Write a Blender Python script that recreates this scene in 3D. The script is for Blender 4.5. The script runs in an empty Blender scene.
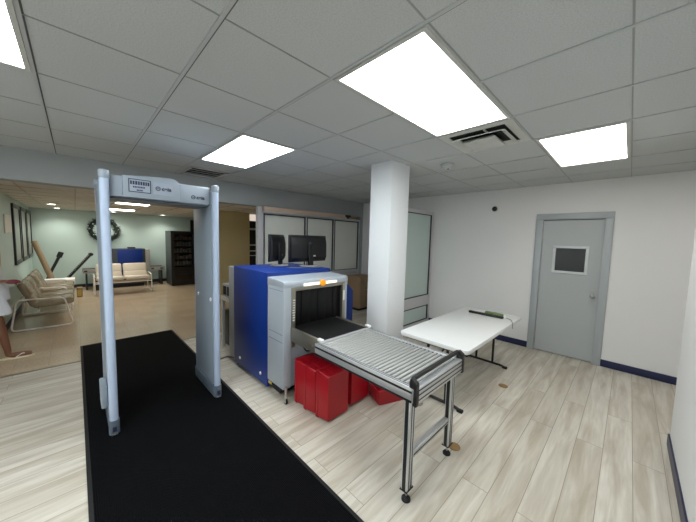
import bpy, bmesh, math, random
from mathutils import Vector, Matrix
random.seed(7)
SC = bpy.context.scene
COL = SC.collection
PI = math.pi

# ------------------------------------------------------------------ camera
RW = ((0.70026831, 0.71342043, 0.02560443),
      (0.0742737, -0.03713872, -0.9965461),
      (-0.71000543, 0.69975139, -0.07899544))
cd = bpy.data.cameras.new('camera'); cam = bpy.data.objects.new('camera', cd); COL.objects.link(cam)
rt, dn, fw = (Vector(r) for r in RW)
m3 = Matrix((rt, -dn, -fw)).transposed()
cam.matrix_world = Matrix.Translation((0, 0, 1.71)) @ m3.to_4x4()
cd.sensor_fit = 'HORIZONTAL'; cd.sensor_width = 36; cd.lens = 277.03 / 696 * 36
cd.clip_start = 0.05; cd.clip_end = 60
SC.camera = cam

# ------------------------------------------------------------------ world, exposure
W = bpy.data.worlds.new('world'); SC.world = W; W.use_nodes = True
W.node_tree.nodes['Background'].inputs[0].default_value = (0.5, 0.55, 0.6, 1)
W.node_tree.nodes['Background'].inputs[1].default_value = 0.05
SC.view_settings.view_transform = 'Standard'; SC.view_settings.look = 'None'
SC.view_settings.gamma = 1; SC.view_settings.use_curve_mapping = False
SC.view_settings.exposure = 1.5
SC.cycles.diffuse_bounces = 8; SC.cycles.max_bounces = 14
PANEL = 5.6        # troffer emission in the checkpoint room
HALL = 7.5         # troffer emission in the hall
SPOT = 15          # downlight watts

# ------------------------------------------------------------------ materials
def lin(c):
    c = c / 255
    return c / 12.92 if c <= .04045 else ((c + .055) / 1.055) ** 2.4
def rgb(r, g, b): return (lin(r), lin(g), lin(b), 1)
MAT = {}
def mat(name, col, rough=.5, metal=0, noise=0, nscale=8, bump=0, bscale=60, spec=.5, emit=None, trans=0, alpha=1):
    m = bpy.data.materials.new(name); m.use_nodes = True; nt = m.node_tree
    b = nt.nodes['Principled BSDF']
    b.inputs['Base Color'].default_value = col
    b.inputs['Roughness'].default_value = rough; b.inputs['Metallic'].default_value = metal
    b.inputs['Specular IOR Level'].default_value = spec
    b.inputs['Transmission Weight'].default_value = trans
    tc = nt.nodes.new('ShaderNodeTexCoord')
    if noise:
        n = nt.nodes.new('ShaderNodeTexNoise'); n.inputs['Scale'].default_value = nscale; n.inputs['Detail'].default_value = 4
        nt.links.new(tc.outputs['Object'], n.inputs['Vector'])
        mx = nt.nodes.new('ShaderNodeMix'); mx.data_type = 'RGBA'
        mx.inputs['A'].default_value = tuple(min(1, c * (1 - noise)) for c in col[:3]) + (1,)
        mx.inputs['B'].default_value = tuple(min(1, c * (1 + noise)) for c in col[:3]) + (1,)
        nt.links.new(n.outputs['Fac'], mx.inputs['Factor']); nt.links.new(mx.outputs['Result'], b.inputs['Base Color'])
    if bump:
        n2 = nt.nodes.new('ShaderNodeTexNoise'); n2.inputs['Scale'].default_value = bscale; n2.inputs['Detail'].default_value = 3
        nt.links.new(tc.outputs['Object'], n2.inputs['Vector'])
        bp = nt.nodes.new('ShaderNodeBump'); bp.inputs['Strength'].default_value = bump; bp.inputs['Distance'].default_value = .01
        nt.links.new(n2.outputs['Fac'], bp.inputs['Height']); nt.links.new(bp.outputs['Normal'], b.inputs['Normal'])
    if emit:
        b.inputs['Emission Color'].default_value = emit[0]; b.inputs['Emission Strength'].default_value = emit[1]
    MAT[name] = m
    return m

mat('wall_paint', rgb(225, 225, 225), .6, noise=.02, nscale=3, bump=.05, bscale=90)
mat('column_paint', rgb(217, 220, 222), .5, noise=.015, nscale=3, bump=.04, bscale=90)
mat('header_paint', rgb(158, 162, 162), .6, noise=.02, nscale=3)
mat('mint_paint', rgb(190, 211, 206), .6, noise=.03, nscale=1.5)
mat('tan_paint', rgb(200, 184, 138), .65, noise=.03, nscale=2)
mat('navy_vinyl', rgb(14, 24, 66), .4, noise=.06)
mat('dark_vinyl', rgb(34, 40, 52), .4)
mat('door_paint', rgb(172, 177, 178), .4, noise=.02, nscale=4)
mat('frame_paint', rgb(164, 171, 174), .4, noise=.02, nscale=4)
mat('dark_glass', rgb(34, 38, 40), .08, noise=.3, nscale=5)
mat('steel', rgb(190, 190, 188), .3, 1, noise=.05, nscale=20)
mat('dull_steel', rgb(150, 145, 134), .38, .85, noise=.08, nscale=12)
mat('alu', rgb(206, 208, 210), .28, .6, noise=.04, nscale=30)
mat('alu_groove', rgb(22, 24, 27), .5)
mat('roller_grey', rgb(166, 167, 165), .38, .25, noise=.03, nscale=30)
mat('black_plastic', rgb(13, 13, 15), .42, noise=.1, nscale=30)
mat('black_rubber', rgb(14, 14, 15), .7, noise=.1, nscale=40)
mat('belt', rgb(9, 9, 10), .6, spec=.25, noise=.12, nscale=30, bump=.1, bscale=200)
mat('curtain', rgb(7, 7, 9), .5, spec=.3, noise=.15, nscale=6, bump=.2, bscale=12)
mat('gate_paint', rgb(168, 183, 205), .38, noise=.02, nscale=10)
mat('gate_panel', rgb(140, 152, 164), .42, noise=.02, nscale=6)
mat('gate_kick', rgb(92, 104, 116), .4, noise=.05)
mat('gate_bar', rgb(140, 151, 162), .4, noise=.02)
mat('sticker_dark', rgb(44, 50, 66), .35, noise=.1, nscale=60)
mat('sticker_light', rgb(150, 160, 174), .35)
mat('ink', rgb(30, 38, 66), .5)
mat('white_plastic', rgb(232, 233, 232), .4, noise=.01, nscale=20, bump=.06, bscale=120)
mat('xray_blue', rgb(6, 46, 124), .45, spec=.35, noise=.05, nscale=5)
mat('xray_grey', rgb(160, 168, 176), .38, noise=.02, nscale=5)
mat('xray_backgrey', rgb(158, 157, 155), .5)
mat('red_plastic', rgb(158, 8, 26), .38, noise=.1, nscale=6)
mat('table_white', rgb(216, 217, 216), .42, noise=.015, nscale=12, bump=.08, bscale=200)
mat('amber', rgb(230, 150, 20), .3, emit=(rgb(255, 150, 30), .12))
mat('lamp_bar', rgb(250, 245, 235), .3, emit=(rgb(255, 240, 215), .35))
mat('disc_brown', rgb(146, 116, 74), .6, noise=.3, nscale=60)
mat('vinyl_tan', rgb(142, 128, 102), .26, noise=.05, nscale=8)
mat('vinyl_cream', rgb(212, 204, 188), .32, noise=.04, nscale=8)
mat('tube_cream', rgb(236, 230, 220), .35)
mat('oak', rgb(158, 130, 102), .55, noise=.15, nscale=7)
mat('cardboard', rgb(140, 120, 92), .75, noise=.08, nscale=10)
mat('operator_bronze', rgb(206, 180, 160), .35, 0, noise=.03)
mat('frosted', rgb(226, 227, 219), .55, noise=.02, nscale=2)
mat('frosted_green', rgb(190, 206, 202), .35, noise=.03, nscale=2)
mat('frost_frame', rgb(196, 195, 198), .4)
mat('gasket', rgb(40, 44, 46), .5)
mat('paper', rgb(222, 222, 216), .7, noise=.03)
mat('green_label', rgb(104, 124, 78), .5, noise=.35, nscale=40)
mat('cable_grey', rgb(110, 112, 112), .5)
mat('white_board', rgb(236, 236, 234), .6)
mat('yellow_card', rgb(196, 168, 84), .6, noise=.15)
mat('picture', rgb(150, 158, 150), .3, noise=.4, nscale=3)
mat('silver_ball', rgb(225, 228, 230), .2, .9)
mat('vend_black', rgb(24, 24, 26), .3)
mat('vend_side', rgb(58, 64, 68), .35)
mat('vend_glass', rgb(38, 31, 26), .12)
mat('snack_brown', rgb(62, 48, 36), .5, noise=.5, nscale=12)
mat('snack_pale', rgb(86, 76, 60), .5, noise=.4, nscale=14)
mat('skin', rgb(118, 78, 57), .5, noise=.04, nscale=20)
mat('shirt', rgb(214, 216, 222), .8, noise=.03, nscale=20)
mat('window_rim', rgb(205, 210, 212), .4)
mat('transom_glow', rgb(230, 214, 196), .5, emit=((1, .88, .76, 1), .22))
mat('hair', rgb(30, 22, 18), .6, noise=.2, nscale=60)
mat('purse_red', rgb(112, 34, 46), .5, noise=.15, nscale=40)
mat('flipflop', rgb(226, 218, 180), .6)
mat('lip', rgb(120, 60, 54), .5)
mat('eye_white', rgb(230, 228, 222), .3)
mat('vent_white', rgb(196, 197, 192), .45)
mat('vent_dark', rgb(18, 18, 18), .8)
mat('tbar_cross', rgb(150, 153, 152), .6); mat('tbar_gap_shade', rgb(88, 90, 89), .8)  # second colour: shade of the reveal beside the runners, painted dark
mat('tbar', rgb(182, 185, 186), .5)
mat('tbar_hall', rgb(186, 174, 160), .5)
mat('panel_light', rgb(245, 250, 252), .5, emit=((0.93, 0.985, 1, 1), PANEL))
mat('panel_warm', rgb(250, 248, 240), .5, emit=((1, 0.97, 0.91, 1), PANEL * .5))
mat('hall_light', rgb(250, 248, 240), .5, emit=((1, 0.93, 0.82, 1), HALL))
mat('downlight_glow', rgb(250, 248, 240), .5, emit=((1, 0.95, 0.86, 1), 6))

def node_mat(name):
    m = bpy.data.materials.new(name); m.use_nodes = True; MAT[name] = m
    return m, m.node_tree, m.node_tree.nodes['Principled BSDF']

def mixc(nt, fac, a, b):
    mx = nt.nodes.new('ShaderNodeMix'); mx.data_type = 'RGBA'
    for s, v in (('A', a), ('B', b)):
        if hasattr(v, 'links') or hasattr(v, 'is_linked'): nt.links.new(v, mx.inputs[s])
        else: mx.inputs[s].default_value = v
    if isinstance(fac, (int, float)): mx.inputs['Factor'].default_value = fac
    else: nt.links.new(fac, mx.inputs['Factor'])
    return mx.outputs['Result']

def plank_mat():
    m, nt, b = node_mat('planks')
    tc = nt.nodes.new('ShaderNodeTexCoord'); sp = nt.nodes.new('ShaderNodeSeparateXYZ'); nt.links.new(tc.outputs['Object'], sp.inputs[0])
    ax = nt.nodes.new('ShaderNodeMath'); ax.operation = 'ADD'; ax.inputs[1].default_value = 20 * .1743 - .139; nt.links.new(sp.outputs['X'], ax.inputs[0])
    ay = nt.nodes.new('ShaderNodeMath'); ay.operation = 'ADD'; ay.inputs[1].default_value = 11; nt.links.new(sp.outputs['Y'], ay.inputs[0])
    cb = nt.nodes.new('ShaderNodeCombineXYZ'); nt.links.new(ay.outputs[0], cb.inputs['X']); nt.links.new(ax.outputs[0], cb.inputs['Y'])
    def brick(c1, c2, mortar, ms):
        br = nt.nodes.new('ShaderNodeTexBrick'); br.offset = .37; br.offset_frequency = 2
        br.inputs['Scale'].default_value = 1; br.inputs['Brick Width'].default_value = 1.85; br.inputs['Row Height'].default_value = .1743
        br.inputs['Mortar Size'].default_value = ms; br.inputs['Mortar Smooth'].default_value = .3; br.inputs['Bias'].default_value = 0
        br.inputs['Color1'].default_value = c1; br.inputs['Color2'].default_value = c2; br.inputs['Mortar'].default_value = mortar
        nt.links.new(cb.outputs[0], br.inputs['Vector']); return br
    b1 = brick(rgb(224, 220, 209), rgb(206, 200, 187), rgb(128, 120, 108), .0022)
    b2 = brick((0, 0, 0, 1), (1, 1, 1, 1), (.5, .5, .5, 1), 0)
    # grain stretched along Y, shifted per plank
    sh = nt.nodes.new('ShaderNodeVectorMath'); sh.operation = 'MULTIPLY_ADD'
    nt.links.new(b2.outputs['Color'], sh.inputs[0]); sh.inputs[1].default_value = (7, 13, 3); nt.links.new(tc.outputs['Object'], sh.inputs[2])
    mp = nt.nodes.new('ShaderNodeMapping'); mp.inputs['Scale'].default_value = (13, 1.3, 1); nt.links.new(sh.outputs[0], mp.inputs['Vector'])
    n = nt.nodes.new('ShaderNodeTexNoise'); n.inputs['Scale'].default_value = 1; n.inputs['Detail'].default_value = 6; n.inputs['Distortion'].default_value = .6
    nt.links.new(mp.outputs[0], n.inputs['Vector'])
    rp = nt.nodes.new('ShaderNodeValToRGB'); rp.color_ramp.elements[0].position = .4; rp.color_ramp.elements[1].position = .66
    nt.links.new(n.outputs['Fac'], rp.inputs[0])
    fc = nt.nodes.new('ShaderNodeMath'); fc.operation = 'MULTIPLY'; fc.inputs[1].default_value = .68; nt.links.new(rp.outputs['Color'], fc.inputs[0])
    c = mixc(nt, fc.outputs[0], b1.outputs['Color'], rgb(164, 151, 131))
    mp2 = nt.nodes.new('ShaderNodeMapping'); mp2.inputs['Scale'].default_value = (60, 5, 1); nt.links.new(sh.outputs[0], mp2.inputs['Vector'])
    n2 = nt.nodes.new('ShaderNodeTexNoise'); n2.inputs['Scale'].default_value = 1; n2.inputs['Detail'].default_value = 3; nt.links.new(mp2.outputs[0], n2.inputs['Vector'])
    f2 = nt.nodes.new('ShaderNodeMath'); f2.operation = 'MULTIPLY'; f2.inputs[1].default_value = .45; nt.links.new(n2.outputs['Fac'], f2.inputs[0])
    c = mixc(nt, f2.outputs[0], c, rgb(146, 134, 114))
    nt.links.new(c, b.inputs['Base Color'])
    b.inputs['Roughness'].default_value = .36; b.inputs['Specular IOR Level'].default_value = .45
    bp = nt.nodes.new('ShaderNodeBump'); bp.inputs['Strength'].default_value = .15; bp.inputs['Distance'].default_value = .002
    nt.links.new(b1.outputs['Fac'], bp.inputs['Height']); bp.invert = True; nt.links.new(bp.outputs['Normal'], b.inputs['Normal'])
plank_mat()

def terrazzo():
    m, nt, b = node_mat('terrazzo')
    tc = nt.nodes.new('ShaderNodeTexCoord')
    br = nt.nodes.new('ShaderNodeTexBrick'); br.offset = 0
    br.inputs['Scale'].default_value = 1; br.inputs['Brick Width'].default_value = .305; br.inputs['Row Height'].default_value = .305
    br.inputs['Mortar Size'].default_value = .0016
    br.inputs['Color1'].default_value = rgb(204, 186, 160); br.inputs['Color2'].default_value = rgb(194, 176, 150); br.inputs['Mortar'].default_value = rgb(168, 150, 126)
    nt.links.new(tc.outputs['Object'], br.inputs['Vector'])
    n = nt.nodes.new('ShaderNodeTexNoise'); n.inputs['Scale'].default_value = 45; n.inputs['Detail'].default_value = 5; nt.links.new(tc.outputs['Object'], n.inputs['Vector'])
    rp = nt.nodes.new('ShaderNodeValToRGB'); rp.color_ramp.elements[0].position = .42; rp.color_ramp.elements[1].position = .62; nt.links.new(n.outputs['Fac'], rp.inputs[0])
    f = nt.nodes.new('ShaderNodeMath'); f.operation = 'MULTIPLY'; f.inputs[1].default_value = .45; nt.links.new(rp.outputs['Color'], f.inputs[0])
    nt.links.new(mixc(nt, f.outputs[0], br.outputs['Color'], rgb(168, 146, 120)), b.inputs['Base Color'])
    b.inputs['Roughness'].default_value = .2
terrazzo()

def tile_mat(name, base, dark):
    m, nt, b = node_mat(name)
    tc = nt.nodes.new('ShaderNodeTexCoord')
    n = nt.nodes.new('ShaderNodeTexNoise'); n.inputs['Scale'].default_value = 150; n.inputs['Detail'].default_value = 5; n.inputs['Roughness'].default_value = .7
    nt.links.new(tc.outputs['Object'], n.inputs['Vector'])
    rp = nt.nodes.new('ShaderNodeValToRGB'); rp.color_ramp.elements[0].position = .36; rp.color_ramp.elements[1].position = .56
    rp.color_ramp.elements[0].color = dark; rp.color_ramp.elements[1].color = base
    nt.links.new(n.outputs['Fac'], rp.inputs[0]); nt.links.new(rp.outputs['Color'], b.inputs['Base Color'])
    b.inputs['Roughness'].default_value = .9; b.inputs['Specular IOR Level'].default_value = .1
    bp = nt.nodes.new('ShaderNodeBump'); bp.inputs['Strength'].default_value = .2; bp.inputs['Distance'].default_value = .0015
    nt.links.new(n.outputs['Fac'], bp.inputs['Height']); nt.links.new(bp.outputs['Normal'], b.inputs['Normal'])
tile_mat('ceiling_tile', rgb(198, 201, 201), rgb(180, 183, 183))
tile_mat('ceiling_tile_hall', rgb(226, 223, 217), rgb(212, 209, 203))

def mat_carpet():
    m, nt, b = node_mat('mat_carpet')
    tc = nt.nodes.new('ShaderNodeTexCoord')
    n = nt.nodes.new('ShaderNodeTexNoise'); n.inputs['Scale'].default_value = 160; n.inputs['Detail'].default_value = 4; nt.links.new(tc.outputs['Object'], n.inputs['Vector'])
    rp = nt.nodes.new('ShaderNodeValToRGB'); rp.color_ramp.elements[0].color = rgb(2, 2, 3); rp.color_ramp.elements[1].color = rgb(15, 16, 19)
    rp.color_ramp.elements[0].position = .35; rp.color_ramp.elements[1].position = .75
    nt.links.new(n.outputs['Fac'], rp.inputs[0]); nt.links.new(rp.outputs['Color'], b.inputs['Base Color'])
    b.inputs['Roughness'].default_value = .95; b.inputs['Specular IOR Level'].default_value = .1
    wv = nt.nodes.new('ShaderNodeTexWave'); wv.wave_type = 'BANDS'; wv.bands_direction = 'Y'; wv.inputs['Scale'].default_value = 30
    nt.links.new(tc.outputs['Object'], wv.inputs['Vector'])
    bp = nt.nodes.new('ShaderNodeBump'); bp.inputs['Strength'].default_value = .5; bp.inputs['Distance'].default_value = .003
    nt.links.new(wv.outputs['Fac'], bp.inputs['Height']); nt.links.new(bp.outputs['Normal'], b.inputs['Normal'])
mat_carpet()

# ------------------------------------------------------------------ mesh helpers
ORG = {}
class MB:
    def __init__(s): s.bm = bmesh.new(); s.off = Vector((0, 0, 0))
    def _xf(s, vs, M):
        if M is not None: bmesh.ops.transform(s.bm, matrix=M, verts=vs)
    def box(s, x0, x1, y0, y1, z0, z1, bev=0, M=None, seg=2):
        t = bmesh.new()
        bmesh.ops.create_cube(t, size=1)
        for v in t.verts:
            v.co = Vector(((x0 + x1) / 2 + v.co.x * (x1 - x0), (y0 + y1) / 2 + v.co.y * (y1 - y0), (z0 + z1) / 2 + v.co.z * (z1 - z0)))
        if bev: bmesh.ops.bevel(t, geom=t.edges[:], offset=bev, segments=seg, affect='EDGES', profile=.5)
        return s._merge(t, M)
    def _merge(s, t, M=None):
        if M is not None: bmesh.ops.transform(t, matrix=M, verts=t.verts[:])
        me = bpy.data.meshes.new('tmp'); t.to_mesh(me); t.free(); s.bm.from_mesh(me); bpy.data.meshes.remove(me)
        return s
    def cyl(s, p0, p1, r, r2=None, seg=20, M=None, bev=0):
        p0, p1 = Vector(p0), Vector(p1); d = p1 - p0; L = d.length
        t = bmesh.new()
        bmesh.ops.create_cone(t, cap_ends=True, segments=seg, radius1=r, radius2=r if r2 is None else r2, depth=L)
        if bev:
            es = [e for e in t.edges if abs(e.verts[0].co.z - e.verts[1].co.z) < 1e-6]
            bmesh.ops.bevel(t, geom=es, offset=bev, segments=2, affect='EDGES', profile=.5)
        q = d.to_track_quat('Z', 'Y')
        bmesh.ops.transform(t, matrix=Matrix.Translation((p0 + p1) / 2) @ q.to_matrix().to_4x4(), verts=t.verts[:])
        return s._merge(t, M)
    def ball(s, c, r, sc=(1, 1, 1), M=None, u=20, v=14):
        t = bmesh.new(); bmesh.ops.create_uvsphere(t, u_segments=u, v_segments=v, radius=r)
        for w in t.verts: w.co = Vector((c[0] + w.co.x * sc[0], c[1] + w.co.y * sc[1], c[2] + w.co.z * sc[2]))
        return s._merge(t, M)
    def tube(s, pts, r, seg=10, closed=False, fillet=0, M=None, flat=1):
        pts = [Vector(p) for p in pts]
        if fillet:
            out = []; n = len(pts)
            for i, p in enumerate(pts):
                if not closed and i in (0, n - 1): out.append(p); continue
                a = pts[(i - 1) % n]; b = pts[(i + 1) % n]
                f = min(fillet, (a - p).length * .48, (b - p).length * .48)
                s0 = p + (a - p).normalized() * f; s1 = p + (b - p).normalized() * f
                for k in range(6):
                    u = k / 5; out.append((1 - u) ** 2 * s0 + 2 * u * (1 - u) * p + u * u * s1)
            pts = out
        t = bmesh.new(); rings = []; n = len(pts); up = Vector((0, 0, 1)); prev = None
        for i, p in enumerate(pts):
            if closed: d = pts[(i + 1) % n] - pts[i - 1]
            else: d = pts[min(i + 1, n - 1)] - pts[max(i - 1, 0)]
            d.normalize()
            if prev is None:
                a = d.orthogonal().normalized()
            else:
                a = (prev - d * prev.dot(d))
                a = a.normalized() if a.length > 1e-6 else d.orthogonal().normalized()
            prev = a; b = d.cross(a)
            rr = r[i] if isinstance(r, (list, tuple)) else r
            rings.append([t.verts.new(p + rr * (math.cos(2 * PI * k / seg) * a + math.sin(2 * PI * k / seg) * b)) for k in range(seg)])
        m = n if closed else n - 1
        for i in range(m):
            A, B = rings[i], rings[(i + 1) % n]
            for k in range(seg): t.faces.new((A[k], A[(k + 1) % seg], B[(k + 1) % seg], B[k]))
        if not closed:
            t.faces.new(rings[0][::-1]); t.faces.new(rings[-1])
        return s._merge(t, M)
    def prism(s, poly, axis, a0, a1, bev=0, M=None):
        """poly of 2-D points extruded along axis ('x': poly is (y,z); 'y': (x,z); 'z': (x,y))"""
        def P(p, a): return {'x': (a, p[0], p[1]), 'y': (p[0], a, p[1]), 'z': (p[0], p[1], a)}[axis]
        t = bmesh.new()
        A = [t.verts.new(P(p, a0)) for p in poly]; B = [t.verts.new(P(p, a1)) for p in poly]; n = len(poly)
        t.faces.new(A); t.faces.new(B[::-1])
        for i in range(n): t.faces.new((A[i], B[i], B[(i + 1) % n], A[(i + 1) % n]))
        bmesh.ops.recalc_face_normals(t, faces=t.faces[:])
        if bev: bmesh.ops.bevel(t, geom=t.edges[:], offset=bev, segments=2, affect='EDGES', profile=.5)
        return s._merge(t, M)
    def lathe(s, prof, c=(0, 0, 0), seg=24, M=None):
        t = bmesh.new(); rings = []
        for r, z in prof:
            rings.append([t.verts.new((c[0] + r * math.cos(2 * PI * k / seg), c[1] + r * math.sin(2 * PI * k / seg), c[2] + z)) for k in range(seg)])
        for i in range(len(rings) - 1):
            for k in range(seg): t.faces.new((rings[i][k], rings[i][(k + 1) % seg], rings[i + 1][(k + 1) % seg], rings[i + 1][k]))
        t.faces.new(rings[0][::-1]); t.faces.new(rings[-1])
        return s._merge(t, M)
    def build(s, name, material, parent=None, world=None, smooth=True):
        """vertices given in world coordinates are made local to the root at `world`; top-level meshes get their origin at their base"""
        bmesh.ops.recalc_face_normals(s.bm, faces=s.bm.faces[:])
        loc = Vector((0, 0, 0))
        if world is None and parent is not None: world = ORG.get(parent.name)   # a sub-part shares its part's origin
        if parent is None and world is None:
            vs = [v.co for v in s.bm.verts]
            loc = Vector(((min(v.x for v in vs) + max(v.x for v in vs)) / 2, (min(v.y for v in vs) + max(v.y for v in vs)) / 2, min(v.z for v in vs)))
            bmesh.ops.translate(s.bm, vec=-loc, verts=s.bm.verts[:])
        elif world is not None:
            bmesh.ops.translate(s.bm, vec=-Vector(world), verts=s.bm.verts[:])
        me = bpy.data.meshes.new(name)
        if smooth:
            for f in s.bm.faces: f.smooth = True
            for e in s.bm.edges:
                if len(e.link_faces) == 2 and e.calc_face_angle(0) > .6: e.smooth = False
                elif len(e.link_faces) != 2: e.smooth = False
        s.bm.to_mesh(me); s.bm.free(); me.materials.append(MAT[material])
        o = bpy.data.objects.new(name, me); COL.objects.link(o)
        if parent: o.parent = parent
        else: o.location = loc
        if world is not None: ORG[o.name] = Vector(world)
        return o

def tag(o, label=None, cat=None, group=None, kind=None):
    if label: o['label'] = label
    if cat: o['category'] = cat
    if group: o['group'] = group
    if kind: o['kind'] = kind
    return o
def thing(name, label, cat, loc=(0, 0, 0), rotz=0, group=None, kind=None):
    o = bpy.data.objects.new(name, None); COL.objects.link(o); o.empty_display_size = .1
    o.location = loc; o.rotation_euler = (0, 0, rotz)
    return tag(o, label, cat, group, kind)
def children(o): return [c for c in COL.objects if c.parent == o]
def copy_tree(o, parent=None, kids=None):
    c = o.copy(); COL.objects.link(c)
    if parent: c.parent = parent
    for ch in children(o): copy_tree(ch, c)
    return c
def struct(name, m, material, parent=None, **k):
    o = m.build(name, material, parent, **k)
    if parent is None: o['kind'] = 'structure'
    return o
def bx(*a, **k): return MB().box(*a, **k)
def text(name, s, size, M, material, parent, ext=.0008):
    cu = bpy.data.curves.new(name, 'FONT'); cu.body = s; cu.size = size; cu.extrude = ext; cu.offset = size * .03; cu.align_x = 'CENTER'; cu.align_y = 'CENTER'
    t = bpy.data.objects.new('tmp_text', cu); COL.objects.link(t)
    me = bpy.data.meshes.new_from_object(t); bpy.data.objects.remove(t); bpy.data.curves.remove(cu)
    me.transform(M); me.materials.clear(); me.materials.append(MAT[material])
    o = bpy.data.objects.new(name, me); COL.objects.link(o); o.parent = parent
    return o
def face_x(loc): # text facing +X, reading along +Y
    return Matrix.Translation(loc) @ Matrix(((0, 0, 1, 0), (1, 0, 0, 0), (0, 1, 0, 0), (0, 0, 0, 1)))

# ------------------------------------------------------------------ room shell
CZ = 2.6246; HZ = 2.37; XH = -4.85; YD = 5.276
struct('floor', bx(-5.01, 2.6, -3, 5.4, -.1, 0), 'planks').location
for o in COL.objects:
    if o.name == 'floor': # keep texture coordinates in world position
        me = o.data; me.transform(Matrix.Translation(o.location)); o.location = (0, 0, 0)
hf = struct('floor', bx(-12.1, -5.01, -4, 6.0, -.1, 0), 'terrazzo')
hf.data.transform(Matrix.Translation(hf.location)); hf.location = (0, 0, 0)
struct('trim_1', bx(-5.03, -4.995, -3, 2.45, 0, .004), 'dull_steel')
struct('ceiling', bx(-5.05, 2.6, -3, 5.4, 2.63, 2.75), 'ceiling_tile')
struct('ceiling', bx(-12.1, -5.05, -4, 6.0, HZ + .006, 2.75), 'ceiling_tile_hall')
# door wall with opening
w = MB(); w.box(-5.05, -1.03, YD, YD + .14, 0, 2.634); w.box(-.215, 2.6, YD, YD + .14, 0, 2.634); w.box(-1.03, -.215, YD, YD + .14, 2.12, 2.634)
struct('wall_back', w, 'wall_paint')
struct('wall_right', bx(.36, 2.6, -3, 3.6, 0, 2.634), 'wall_paint')
struct('wall_alcove', bx(2.6, 2.72, 3.6, 5.4, 0, 2.75), 'wall_paint')
struct('wall_behind', bx(-5.05, .36, -3.12, -3, 0, 2.75), 'wall_paint')
w = MB(); w.box(-5.05, XH, -1.4, YD, 2.275, 2.634); w.box(-5.05, XH, -3, -1.4, 0, 2.634)
struct('wall_header', w, 'header_paint')
struct('wall_corner', bx(-5.02, XH, 5.2, YD, 0, 2.275), 'header_paint')
struct('wall_far', bx(-12.1, -11.9, -4, 6.0, 0, 2.45), 'mint_paint')
struct('wall_left', bx(-11.9, -7.36, -4, -.9, 0, 2.45), 'mint_paint')
struct('wall_left_end', bx(-7.36, -7.33, -4, -.9, 0, 2.45), 'tan_paint')
struct('wall_hall_near', bx(-7.33, -5.05, -4.1, -3.98, 0, 2.45), 'tan_paint')
struct('wall_hall_tan', bx(-8.0, -7.6, 2.55, 3.54, 0, 2.45), 'tan_paint')
struct('wall_hall_right', bx(-12.1, -5.05, 6.0, 6.1, 0, 2.45), 'tan_paint')
struct('wall_column', bx(-2.31, -1.99, 2.64, 3.0, 0, 2.634, bev=.003), 'column_paint')
# baseboards
def bb(name, *a, m='navy_vinyl'): struct(name, bx(*a, bev=.003), m)
bb('baseboard_back', -4.84, -1.078, YD - .012, YD, 0, .1)
bb('baseboard_back_right', -.178, 2.6, YD - .012, YD, 0, .1)
bb('baseboard_right', .348, .36, -3, 3.6, 0, .1)
bb('baseboard_right_end', .348, 2.6, 3.6, 3.612, 0, .1)
bb('baseboard_far', -11.9, -11.885, -.9, 3.1, 0, .1, m='dark_vinyl')
bb('baseboard_left', -11.9, -7.33, -.9, -.885, 0, .1, m='navy_vinyl')
# T-bar grids
g = MB()
for k in range(-9, 5):
    x = -.0585 + k * .6096
    if -4.85 < x < 2.6: g.box(x - .004, x + .004, -3, YD, CZ + .003, 2.634)
struct('trim_2', g, 'tbar_cross'); g = MB(); g2 = MB()
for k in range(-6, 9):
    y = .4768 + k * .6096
    if -3 < y < YD: g2.box(-4.85, 2.6, y + .006, y + .013, CZ + .003, 2.634)  # solid dark strip painted as the shadow gap along the runner
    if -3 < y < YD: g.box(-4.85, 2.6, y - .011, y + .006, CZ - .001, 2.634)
struct('trim_6', g, 'tbar'); struct('trim_gap_shade', g2, 'tbar_gap_shade')
g = MB()
for k in range(0, 12):
    x = -5.3 - k * .6096
    g.box(x - .011, x + .011, -.9 if x < -7.36 else -4, 6.0, HZ, HZ + .007)
for k in range(-6, 10):
    y = .03 + k * .6096
    if -3.9 < y < 6.0: g.box(-11.9 if y > -.9 else -7.33, -5.05, y - .009, y + .009, HZ - .001, HZ + .007)
struct('trim_3', g, 'tbar_hall')

# ------------------------------------------------------------------ door with window
d = thing('door_1', None, None, (-.62, YD, 0), kind='structure'); L = (-.62, YD, 0)
f = MB()
for a, b_ in ((-1.078, -.985), (-.268, -.178)): f.box(a, b_, YD - .035, YD + .1, 0, 2.085, bev=.004)
f.box(-1.078, -.178, YD - .035, YD + .1, 2.085, 2.178, bev=.004)
f.box(-.985, -.97, YD + .02, YD + .1, 0, 2.085); f.box(-.283, -.268, YD + .02, YD + .1, 0, 2.085)
f.build('door_frame', 'frame_paint', d, L)
lf = MB(); z0, z1, x0, x1 = 1.31, 1.655, -.80, -.447
lf.box(-.982, x0, YD + .012, YD + .055, .012, 2.075); lf.box(x1, -.271, YD + .012, YD + .055, .012, 2.075)
lf.box(x0, x1, YD + .012, YD + .055, .012, z0); lf.box(x0, x1, YD + .012, YD + .055, z1, 2.075)
lf.build('door_leaf', 'door_paint', d, L)
wf = MB(); e = .035
wf.box(x0 - e, x1 + e, YD - .006, YD + .02, z0 - e, z0, bev=.004); wf.box(x0 - e, x1 + e, YD - .006, YD + .02, z1, z1 + e, bev=.004)
wf.box(x0 - e, x0, YD - .006, YD + .02, z0, z1, bev=.004); wf.box(x1, x1 + e, YD - .006, YD + .02, z0, z1, bev=.004)
o = wf.build('window_frame', 'window_rim', d, L)
bx(x0, x1, YD + .03, YD + .04, z0, z1).build('window_pane', 'dark_glass', d, L)
k = MB(); k.cyl((-.33, YD + .012, .985), (-.33, YD - .004, .985), .03); k.cyl((-.33, YD, .985), (-.33, YD - .045, .985), .012)
k.ball((-.33, YD - .06, .985), .027, (1, .8, 1)); k.build('door_knob', 'steel', d, L)
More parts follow.
